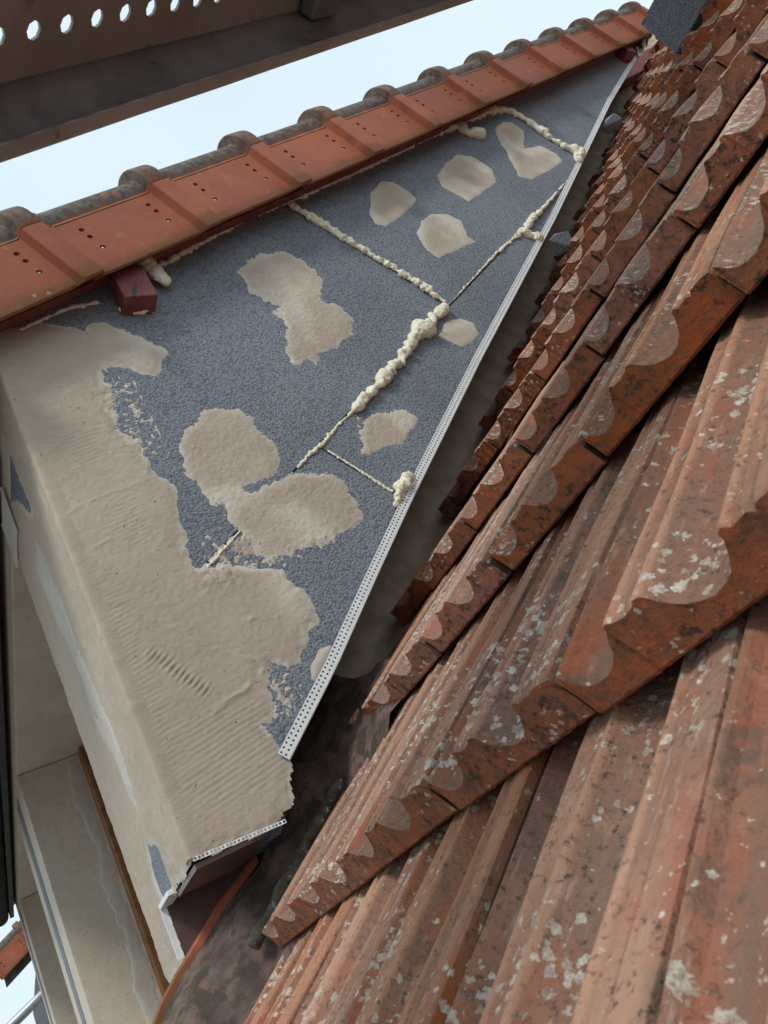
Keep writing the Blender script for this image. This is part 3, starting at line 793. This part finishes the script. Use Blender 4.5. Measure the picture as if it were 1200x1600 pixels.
# verge tiles
def verge_mesh():
    st = [(0.0, -0.006), (0.007, -0.006), (0.009, 0.005), (0.025, 0.0055), (0.029, 0.0), (0.045, 0.0), (0.063, 0), (0.077, 0), (0.16, 0), (0.243, 0), (0.257, 0), (0.277, 0.0), (0.2825, 0.002), (0.2850, 0.012), (0.2862, 0.0215), (0.2885, 0.024), (0.325, 0.024), (0.3325, 0.0236), (0.3345, 0.0210)]
    sec = []                                                  # (x, n, normal x, normal n)
    for n_ in (0.013, 0.016, 0.022, 0.068, 0.080, 0.103, 0.115, 0.126, 0.138, 0.157, 0.1600):
        x = 0.076 - (0.005 if n_ == 0.013 else 0.0015 if n_ == 0.016 else 0.0)
        sec.append((x, n_, 1, -0.6 if n_ < 0.023 else 0))
    sec.append((0.0725, 0.1620, 1, 0)); sec.append((0.0755, 0.1640, 1, 0)); 
    cx, cn_, r = 0.037, 0.190, 0.0405
    for d in range(-28, 181, 12):
        a = math.radians(d); sec.append((cx + r * math.cos(a), cn_ + r * math.sin(a), math.cos(a), math.sin(a)))
    sec.append((-0.012, 0.168, 0, 1)); sec.append((-0.20, 0.166, 0, 1))
    m = len(sec); v = []; f = []; fm = []
    for s, off in st:
        for x, n_, nx, nn in sec: v.append((x + off * nx, s, n_ + off * nn))
    hole_rows = {3: 0, 5: 1, 7: 2}
    hole_cols = {6, 9}
    for i in range(len(st) - 1):
        for j in range(m - 1):
            q = (i * m + j, (i + 1) * m + j, (i + 1) * m + j + 1, i * m + j + 1)
            if i in hole_cols and j in hole_rows:
                cs = (st[i][0] + st[i + 1][0]) / 2; cnn = (sec[j][1] + sec[j + 1][1]) / 2
                A, B, C, D = q
                mids = []
                ring = []
                b = len(v)
                for k in range(8):
                    a = math.radians(-135 + 45 * k)
                    v.append((0.076, cs + 0.0064 * math.cos(a), cnn + 0.0055 * math.sin(a)))
                for k in range(8):
                    a = math.radians(-135 + 45 * k)
                    v.append((0.0690, cs + 0.0056 * math.cos(a), cnn + 0.0047 * math.sin(a)))
                # corners A(-,-) B(+,-) C(+,+) D(-,+)
                R = [b + k for k in range(8)]
                f += [(A, B, R[2], R[1], R[0]), (B, C, R[4], R[3], R[2]), (C, D, R[6], R[5], R[4]), (D, A, R[0], R[7], R[6])]; fm += [0] * 4
                for k in range(8): f.append((R[k], R[(k + 1) % 8], R[(k + 1) % 8] + 8, R[k] + 8)); fm.append(0)
                f.append(tuple(b + 8 + k for k in range(8))); fm.append(1)
            else:
                f.append(q); fm.append(0)
    # inner skin
    b = len(v)
    for s, off in ((0.0, -0.004), (0.026, 0.0), (0.033, 0.0), (0.280, 0.0), (0.289, 0.016), (0.3345, 0.016)):
        for x, n_, nx, nn in sec: v.append((x + (off - 0.011) * nx, s, n_ + (off - 0.011) * nn + (0.0015 if n_ < 0.016 else 0)))
    for i in range(5):
        for j in range(m - 1): f.append((b + i * m + j, b + i * m + j + 1, b + (i + 1) * m + j + 1, b + (i + 1) * m + j)); fm.append(0)
    for j in range(m - 1):
        f.append((j, j + 1, b + j + 1, b + j)); fm.append(0)
        a0 = (len(st) - 1) * m; c0 = b + 5 * m
        f.append((a0 + j, c0 + j, c0 + j + 1, a0 + j + 1)); fm.append(0)
    # bottom edge
    tops = [i * m for i in range(len(st))]; lows = [b + i * m for i in range(6)]
    f.append(tuple(tops + lows[::-1])); fm.append(0)
    me = mesh('verge_tile_shape', v, f, [VERGE, DARK], fm, smooth=True)
    bm = bmesh.new(); bm.from_mesh(me); bmesh.ops.recalc_face_normals(bm, faces=bm.faces)
    bmesh.ops.triangulate(bm, faces=[x for x in bm.faces if len(x.verts) > 8])
    for e in bm.edges:
        if len(e.link_faces) == 2 and e.calc_face_angle(0) > math.radians(24): e.smooth = False
    bm.to_mesh(me); bm.free()
    return me
VT = verge_mesh()
nb = bmesh.new(); bmesh.ops.create_uvsphere(nb, u_segments=10, v_segments=6, radius=0.0044); NM = bpy.data.meshes.new('nail'); nb.to_mesh(NM); nb.free(); NM.materials.append(NAIL)
rv = random.Random(11)
for k in range(-2, 11):
    X = Vector((1, 0, 0)); tl = math.radians(rv.uniform(-.35, .35))
    s2 = SV * math.cos(tl) + NV * math.sin(tl); n2 = NV * math.cos(tl) - SV * math.sin(tl)
    Mx = Matrix((X, s2, n2)).transposed().to_4x4()
    Mx.translation = VO + SV * (0.33 * k + 0.0002) + Vector((rv.uniform(-.0015, .0015), 0, 0)) + NV * rv.uniform(-.002, .002)
    vt = obj('verge_tile', VT, dormer, Mx)
    for s_ in (0.070, 0.250):
        obj('nail', NM, vt, Matrix.Translation((0.0705, s_ + rv.uniform(-.0008, .0008), 0.0740)))

# dormer roof body inside the verge
obj('dormer_roof', prism([(-0.35, VO.z + TB * (-0.35 - VO.y) + 0.17), (4.6, VO.z + TB * (4.6 - VO.y) + 0.17), (4.6, VO.z + TB * (4.6 - VO.y) + 0.05), (-0.35, VO.z + TB * (-0.35 - VO.y) + 0.05)], -4.6, -0.19, REDWOOD, 'dormer_roof'), dormer)

# ------------------------------------------------------------------ dormer front
def panel(name, dims, mat, bw=0.003): return box_obj(name, dormer, dims, mat, bw)
panel('front_board', (-0.265, -0.167, 0.0, 0.20, 0.114, 0.955), EPS)
panel('front_board', (-0.46, -0.267, 0.0, 0.24, 0.03, 0.955), EPS)
FR = ((0, 0, 0), (1, 0, 0), (0, 0, 1), (0, -1, 0))
H1 = [(-0.33, 1.05), (-0.162, 0.975), (-0.172, 0.912), (-0.157, 0.802), (-0.194, 0.829), (-0.251, 0.90), (-0.345, 0.97), (-0.40, 1.05)]
H2 = [(-0.238, 0.48), (-0.197, 0.448), (-0.175, 0.374), (-0.23, 0.383), (-0.261, 0.435)]
H3 = [(-0.22, 0.195), (-0.163, 0.178), (-0.16, 0.113), (-0.252, 0.113), (-0.262, 0.156)]
mortar('front_coat', [(-0.462, 0.028), (-0.264, 0.028), (-0.264, 0.112), (-0.005, 0.112), (-0.005, 1.09), (-0.462, 1.09)], dormer, 0.004, 0.004, 501, holes=[H1, H2, H3], frame=FR, edge=0.004,
       keep=lambda U, V: (U > -0.4605) & (U < -0.004), extra=lambda U, V, s: 0.0012 * fbm(U * 2, V, 40, 77, 3))
mortar('pale_skim', [(-0.2, 0.789), (-0.173, 0.713), (-0.166, 0.587), (-0.153, 0.457), (-0.132, 0.312), (-0.179, 0.214), (-0.215, 0.225), (-0.234, 0.376), (-0.265, 0.538), (-0.306, 0.684), (-0.295, 0.765)], dormer, 0.006, 0.005, 502, mat=PALE, frame=FR, slope=0.2)
# small white mesh offcut stuck to the front
gv, gf = [], []
for i in range(14):
    z = 0.885 + i * 0.0078
    a, b_ = box(-0.46, -0.33, -0.0085, -0.0065, z, z + 0.0045); k = len(gv); gv += a; gf += [tuple(q + k for q in ff) for ff in b_]
for x in (-0.46, -0.333):
    a, b_ = box(x, x + 0.006, -0.010, -0.006, 0.88, 0.995); k = len(gv); gv += a; gf += [tuple(q + k for q in ff) for ff in b_]
obj('mesh_offcut', mesh('mesh_offcut', gv, gf, [PVC]), dormer)
# white bead at the stepped foot
obj('foot_bead', mesh('foot_bead', *box(-0.2675, -0.263, -0.008, 0.012, 0.03, 0.114), [PVC]), dormer)
panel('foot_bead', (-0.262, -0.168, -0.009, 0.012, 0.106, 0.1135), PVC, 0.001)
panel('foot_shade_plate', (-0.160, -0.003, 0.003, 0.10, 0.0975, 0.1045), COPPER, 0)  # brown plate added as painted shade under the cheek boards
# lintel, piers, reveals
panel('lintel', (-4.47, -0.167, 0.0, 0.30, 0.957, 1.12), PLASTER)
for x0, x1 in ((-2.55, -1.97), (-4.47, -3.95)):
    panel('pier', (x0, x1, 0.0, 0.42, -0.25, 0.955), PLASTER)
    wdt = x1 - x0
    panel('pier_board', (x0 + wdt * 0.36, x1 - wdt * 0.40, -0.0022, -0.0002, -0.25, 0.95), EPS, 0)
mortar('reveal_fillet', [(0.145, 0.0), (0.205, 0.0), (0.205, 0.95), (0.165, 0.95), (0.15, 0.8), (0.17, 0.62), (0.145, 0.45), (0.165, 0.3), (0.14, 0.15)], dormer, 0.003, 0.006, 601, mat=PALE,
       frame=((-1.97, 0, 0), (0, 1, 0), (0, 0, 1), (1, 0, 0)), slope=0.2)
for x0, x1 in ((-1.97, -0.46), (-3.95, -2.55)):
    fr = obj('window_frame', None, dormer)
    def part(nm, dims, mat):
        me = mesh(nm, *box(*dims), [mat]); 
        if mat is not GLASS: bevel(me, 0.004)
        return obj(nm, me, fr)
    part('jamb', (x0 + .001, x0 + 0.07, 0.211, 0.30, -0.05, 0.955), BROWNWOOD)
    part('jamb', (x1 - 0.07, x1 - .001, 0.245, 0.30, -0.05, 0.955), BROWNWOOD)
    part('head', (x0 + 0.071, x1 - 0.071, 0.236, 0.30, 0.89, 0.954), BROWNWOOD)
    part('sill', (x0 + 0.071, x1 - 0.071, 0.236, 0.30, -0.05, 0.03), BROWNWOOD)
    part('pane', (x0 + 0.072, x1 - 0.072, 0.262, 0.272, 0.031, 0.889), GLASS)
panel('parapet', (-4.47, -0.60, 0.02, 0.40, -0.60, -0.052), PLASTER)
panel('far_cheek', (-4.47, -4.33, 0.42, 3.3, 0.0, 1.0), PLASTER)

# eaves gutter of the dormer, running away along the front
def gutter(name, x0, x1, y, z, r, mat):
    v, f = [], []
    A = [math.radians(a) for a in range(180, 361, 15)]
    for x in (x0, x1):
        for rr in (r, r - 0.004):
            for a in A: v.append((x, y + rr * math.cos(a), z + rr * math.sin(a)))
    n = len(A)
    for k in range(n - 1):
        f.append((k, k + 1, 2 * n + k + 1, 2 * n + k)); f.append((n + k, 3 * n + k, 3 * n + k + 1, n + k + 1))
    f.append(tuple(range(n))); f.append(tuple(range(2 * n, 3 * n)))
    return obj(name, mesh(name, v, f, [mat], smooth=True), dormer)
gutter('gutter', -4.55, 0.12, -0.095, 1.03, 0.05, DARK)
panel('eaves_board', (-4.55, -0.17, -0.043, -0.020, 1.0, 1.12), DARK)
panel('eaves_tiles', (-4.62, -0.2, -0.2, 0.2, 1.122, 1.15), VERGE, 0.01)

# sheet metal under the front corner
panel('sill_sheet', (-0.60, -0.17, 0.20, 0.205, -0.1, 0.30), COPPER, 0)
panel('sill_sheet', (-0.2640, -0.2600, 0.002, 0.199, 0.0, 0.1135), COPPER, 0)
obj('sill_sheet', mesh('sill_sheet', [(-0.259, 0.155, 0.075), (-0.205, 0.155, 0.062), (-0.236, 0.012, 0.004), (-0.262, 0.0, 0.030), (-0.259, 0.01, 0.034)], [(0, 1, 2, 3, 4)], [COPPER]), dormer)

# ------------------------------------------------------------------ flashing between cheek and tiles
flashing = thing('flashing', 'dirty red-brown lead apron folded round the dormer foot beside the tiles', 'flashing')
GP = [[(-0.202, 0.40, 0.345), (-0.16, 0.40, 0.31), (-0.1, 0.40, 0.285), (-0.05, 0.42, 0.28)],
      [(-0.17, 0.233, 0.207), (-0.14, 0.248, 0.2), (-0.1, 0.266, 0.189), (-0.05, 0.302, 0.187)],
      [(-0.2, 0.196, 0.132), (-0.15, 0.197, 0.126), (-0.1, 0.206, 0.117), (-0.03, 0.214, 0.11)],
      [(-0.23, 0.127, 0.089), (-0.15, 0.125, 0.067), (-0.08, 0.125, 0.05), (-0.02, 0.129, 0.041)],
      [(-0.24, 0.066, 0.057), (-0.16, 0.068, 0.039), (-0.08, 0.068, 0.023), (-0.01, 0.073, 0.009)],
      [(-0.25, 0.015, 0.022), (-0.17, 0.021, 0.005), (-0.08, 0.027, -0.017), (-0.02, 0.036, -0.036)],
      [(-0.25, -0.037, -0.011), (-0.17, -0.025, -0.027), (-0.08, -0.014, -0.049), (0.04, -0.003, -0.085)],
      [(-0.25, -0.081, -0.048), (-0.17, -0.068, -0.07), (-0.08, -0.057, -0.09), (0.05, -0.046, -0.13)],
      [(-0.25, -0.25, -0.20), (-0.17, -0.25, -0.215), (-0.08, -0.25, -0.235), (0.06, -0.25, -0.28)]]
def loft(GP, ns=6):
    A = np.array(GP)
    def up(A, ax, ns):
        n = A.shape[ax]; out = []
        for i in range(n - 1):
            g_ = lambda k: np.take(A, min(max(k, 0), n - 1), ax)
            p0, p1, p2, p3 = g_(i - 1), g_(i), g_(i + 1), g_(i + 2)
            for k in range(ns):
                t = k / ns
                out.append(0.5 * ((2 * p1) + (-p0 + p2) * t + (2 * p0 - 5 * p1 + 4 * p2 - p3) * t * t + (-p0 + 3 * p1 - 3 * p2 + p3) * t ** 3))
        out.append(np.take(A, n - 1, ax))
        return np.stack(out, ax)
    return up(up(A, 0, ns), 1, ns)
GP = [row + [(max(row[3][0], 0.0) + 0.10, row[3][1] - 0.012, row[3][2] - 0.05)] for row in GP]
L = loft(GP)
nr, nc, _ = L.shape
nz_ = fbm(L[:, :, 0] + 3, L[:, :, 1] + 5, 22, 9, 3)
L = L + nz_[:, :, None] * np.array(N) * 0.016
dip = sm(L[:, :, 0], -0.15, -0.06) * (1 - sm(L[:, :, 1], 0.20, 0.30))
L = L - dip[:, :, None] * np.array(N) * 0.050
lv = L.reshape(-1, 3).tolist(); lf = [(i * nc + j, i * nc + j + 1, (i + 1) * nc + j + 1, (i + 1) * nc + j) for i in range(nr - 1) for j in range(nc - 1)]
obj('apron', mesh('apron', lv, lf, [APRON], smooth=True), flashing)
# gutter sheet up the side of the cheek
sv, sf = [], []
prof = [(-0.263, 0.14), (-0.2625, 0.01), (-0.260, -0.018), (-0.25, -0.030), (-0.20, -0.046), (-0.05, -0.062)]
vs_ = np.linspace(0.40, 5.6, 80)
for k, q in enumerate(vs_):
    for j, (x, h) in enumerate(prof):
        sv.append(RP(x + (0.0025 * math.sin(q * 7 + j) if 0 < j < 5 else 0), float(q), h + 0.002 * math.sin(q * 11 + 2 * j)))
m_ = len(prof)
for i in range(79):
    for j in range(m_ - 1): sf.append((i * m_ + j, i * m_ + j + 1, (i + 1) * m_ + j + 1, (i + 1) * m_ + j))
obj('side_gutter', mesh('side_gutter', sv, sf, [FLASH], smooth=True), flashing)
# mossy rolled edge beside the first tile
pts = [RP(-0.076 - 0.004 * math.sin(i * 0.9), -0.012 + 0.345 * i / 18, -0.006 - 0.026 * i / 18 + 0.002 * math.sin(i * 1.7)) for i in range(19)]
ev, ef = sweep(pts, [0.010 + 0.0016 * math.sin(i * 2.1) + 0.0008 * math.sin(i * 5.3) for i in range(19)], 10)
obj('rolled_edge', mesh('rolled_edge', ev, ef, [MOSS], smooth=True), flashing)
# orange tile edge under the apron
ot = [(-0.262, 0.17, 0.105), (-0.245, 0.17, 0.105), (-0.245, -0.045, -0.022), (-0.275, -0.06, -0.022), (-0.30, -0.06, -0.06), (-0.25, -0.07, -0.09)]
tv = []
for (x, y, z) in ((-0.252, 0.15, 0.104), (-0.256, 0.07, 0.063), (-0.262, 0.018, 0.028), (-0.268, -0.02, 0.003), (-0.272, -0.05, -0.02), (-0.272, -0.075, -0.045)):
    for dx, dz in ((0.010, -0.010), (0.010, 0.002), (0.004, 0.006), (-0.012, 0.003), (-0.022, -0.006), (-0.022, -0.03)): tv.append((x + dx * 1.25 + 0.004, y, z + dz + 0.007))
tf = [(i * 6 + j, i * 6 + j + 1, (i + 1) * 6 + j + 1, (i + 1) * 6 + j) for i in range(5) for j in range(5)] + [(30, 31, 32, 33, 34, 35)]
obj('edge_tile', mesh('edge_tile', tv, tf, [VERGE], smooth=False), flashing)

# ------------------------------------------------------------------ insulation offcuts on the roof
def lump(name, c, r, seed, mat, label, squash=(1, 1, 1)):
    rs = random.Random(seed)
    bm = bmesh.new()
    for _ in range(10):
        d = Vector((rs.gauss(0, 1), rs.gauss(0, 1), rs.gauss(0, 1))).normalized() * rs.uniform(.8, 1.0)
        bm.verts.new(Vector((d.x * r * squash[0], d.y * r * squash[1], d.z * r * squash[2])))
    bmesh.ops.convex_hull(bm, input=bm.verts)
    for v_ in [v_ for v_ in bm.verts if not v_.link_faces]: bm.verts.remove(v_)
    bmesh.ops.bevel(bm, geom=bm.edges[:], offset=r * 0.03, segments=1, affect='EDGES')
    bmesh.ops.recalc_face_normals(bm, faces=bm.faces)
    me = bpy.data.meshes.new(name); bm.to_mesh(me); bm.free(); me.materials.append(mat)
    o = obj(name, me); o.location = c
    return tag(o, label, 'insulation', 'insulation offcuts wedged under the edge trim')
lump('insulation_offcut', (0.005, 2.44, 1.932), 0.048, 5, EPS, 'small pale grey insulation lump wedged between trim and tiles, the farther one')
lump('insulation_offcut', (-0.005, 1.615, 1.262), 0.056, 8, EPS_D, 'dark grey insulation chunk wedged under the white trim, the nearer one', (0.8, 1.1, 0.9))

slab = tag(obj('insulation_board', bevel(mesh('insulation_board', *box(0.0, 0.42, 0.0, 0.10, 0.0, 0.165), [EPS_D]), 0.003)), 'dark grey insulation board standing on edge across the upper tiles', 'insulation')
slab.location = (0.475, 1.91, 1.468); slab.rotation_euler = (0, math.radians(-1.0), 0)
# fleece rag at the top of the trim
rs_ = np.linspace(0, 1, 14)
fv = [(0.012 + 0.01 * math.sin(9 * a + 5 * b) + 0.02 * b, 3.15 + 0.22 * a - 0.03 * b, 2.56 + 0.16 * a - 0.06 * b + 0.008 * math.sin(12 * a + 3 * b)) for a in rs_ for b in rs_]
ff = [(i * 14 + j, i * 14 + j + 1, (i + 1) * 14 + j + 1, (i + 1) * 14 + j) for i in range(13) for j in range(13)]
rag = tag(obj('fleece_rag', mesh('fleece_rag', fv, ff, [PVC], smooth=True)), 'crumpled pale fleece strip at the top end of the white trim', 'fabric')

# ------------------------------------------------------------------ scaffold plank overhead
D = Vector((-0.06581924, 0.83045704, 0.55318074)); Wd = Vector((-0.99687391, -0.07900888, 0.0)); Nn = Vector((0.04370619, -0.55145145, 0.83306126))
P0 = Vector((0.70234855, -0.10514997, 0.53473975))
plank = thing('scaffold_plank', 'rusty perforated steel scaffold plank overhead, seen from below against the sky', 'plank')
MP = Matrix((D, Wd, Nn)).transposed().to_4x4(); MP.translation = P0
def extr(name, sec, a, b, mat, th=0.002):
    v = []; f = []
    n = len(sec)
    steps = np.linspace(a, b, 24)
    for s in steps:
        for (wq, h) in sec: v.append((s, wq + 0.0002 * math.sin(s * 23 + h * 50), h + 0.0002 * math.sin(s * 13 + wq * 40)))
    for i in range(len(steps) - 1):
        for j in range(n - 1): f.append((i * n + j, (i + 1) * n + j, (i + 1) * n + j + 1, i * n + j + 1))
    me = mesh(name, v, f, [mat], smooth=True)
    o = obj(name, me, plank, MP)
    so = o.modifiers.new('solid', 'SOLIDIFY'); so.thickness = th; so.offset = 1
    return o
extr('lip', [(-0.016, 0.003), (-0.015, 0.0), (-0.002, 0.0), (0.0, 0.002)], -0.6, 2.4, RUST)
extr('web', [(0.0, 0.0025), (0.0, 0.012), (0.003, 0.020), (0.003, 0.045), (0.0, 0.055), (0.0, 0.072), (-0.004, 0.078)], -0.6, 2.4, GREYSTEEL)
hv_, hf_ = perforated(1, 70, 0.0415, 0.036, 0.0085)
v2 = [(u - 0.562, -0.026 - w_, 0.080) for u, w_ in hv_]; f2 = list(hf_)
hv2, hf2 = perforated(1, 70, 0.0415, 0.036, 0.0085)
k0 = len(v2); v2 += [(u - 0.567, -0.026 - w_ - 0.080, 0.080) for u, w_ in hv2]; f2 += [tuple(q + k0 for q in ff_) for ff_ in hf2]
k0 = len(v2); v2 += [(u - 0.585, -0.026 - w_ - 0.160, 0.080) for u, w_ in hv2]; f2 += [tuple(q + k0 for q in ff_) for ff_ in hf2]
for a, b in ((-0.003, -0.026), (-0.062, -0.106), (-0.142, -0.186), (-0.222, -0.30)):
    k0 = len(v2); v2 += [(-0.6, a, 0.080), (2.4, a, 0.080), (2.4, b, 0.080), (-0.6, b, 0.080)]; f2.append((k0, k0 + 1, k0 + 2, k0 + 3))
dk = obj('deck_plate', mesh('deck_plate', v2, f2, [RUST]), plank, MP)
so = dk.modifiers.new('solid', 'SOLIDIFY'); so.thickness = 0.0025; so.offset = 0
extr('web', [(-0.30, 0.078), (-0.303, 0.07), (-0.303, 0.0)], -0.6, 2.4, GREYSTEEL)
bx_ = bevel(mesh('bracket', *box(0.62, 0.70, -0.10, -0.004, 0.050, 0.076), [GREYSTEEL]), 0.006)
obj('bracket', bx_, plank, MP)

# ------------------------------------------------------------------ far side: second dormer and scaffold tube
d2 = thing('neighbour_dormer', 'second dormer far left with bright orange verge tiles against the sky', 'dormer', (-6.4, 0, 0))
obj('wall', prism([(0.1, -0.1), (0.1, 0.93), (3.0, 2.33)], -3.0, -0.02, DARK, 'wall'), d2)
for k in range(-1, 9):
    Mx = Matrix((Vector((1, 0, 0)), SV, NV)).transposed().to_4x4()
    Mx.translation = Vector((0, -0.13, 0.935)) + SV * (0.33 * k) if k >= 0 else Vector((0, -0.13, 0.935)) - SV * 0.0
    if k >= 0: obj('verge_tile', VT, d2, Mx)
obj('verge_board', prism([(-0.12, 0.90), (3.2, 0.90 + TB * 3.32), (3.2, 1.0 + TB * 3.32), (-0.12, 1.0)], -0.05, -0.02, DARK, 'verge_board'), d2)
tb = tag(obj('scaffold_tube', mesh('scaffold_tube', *sweep([(-5.1, -0.75, 0.30), (-5.1, 0.05, 0.60), (-5.1, 0.8, 0.88)], 0.03, 14), [ZINC], smooth=True)), 'grey galvanised scaffold tube at lower left behind the dormer piers', 'tube')
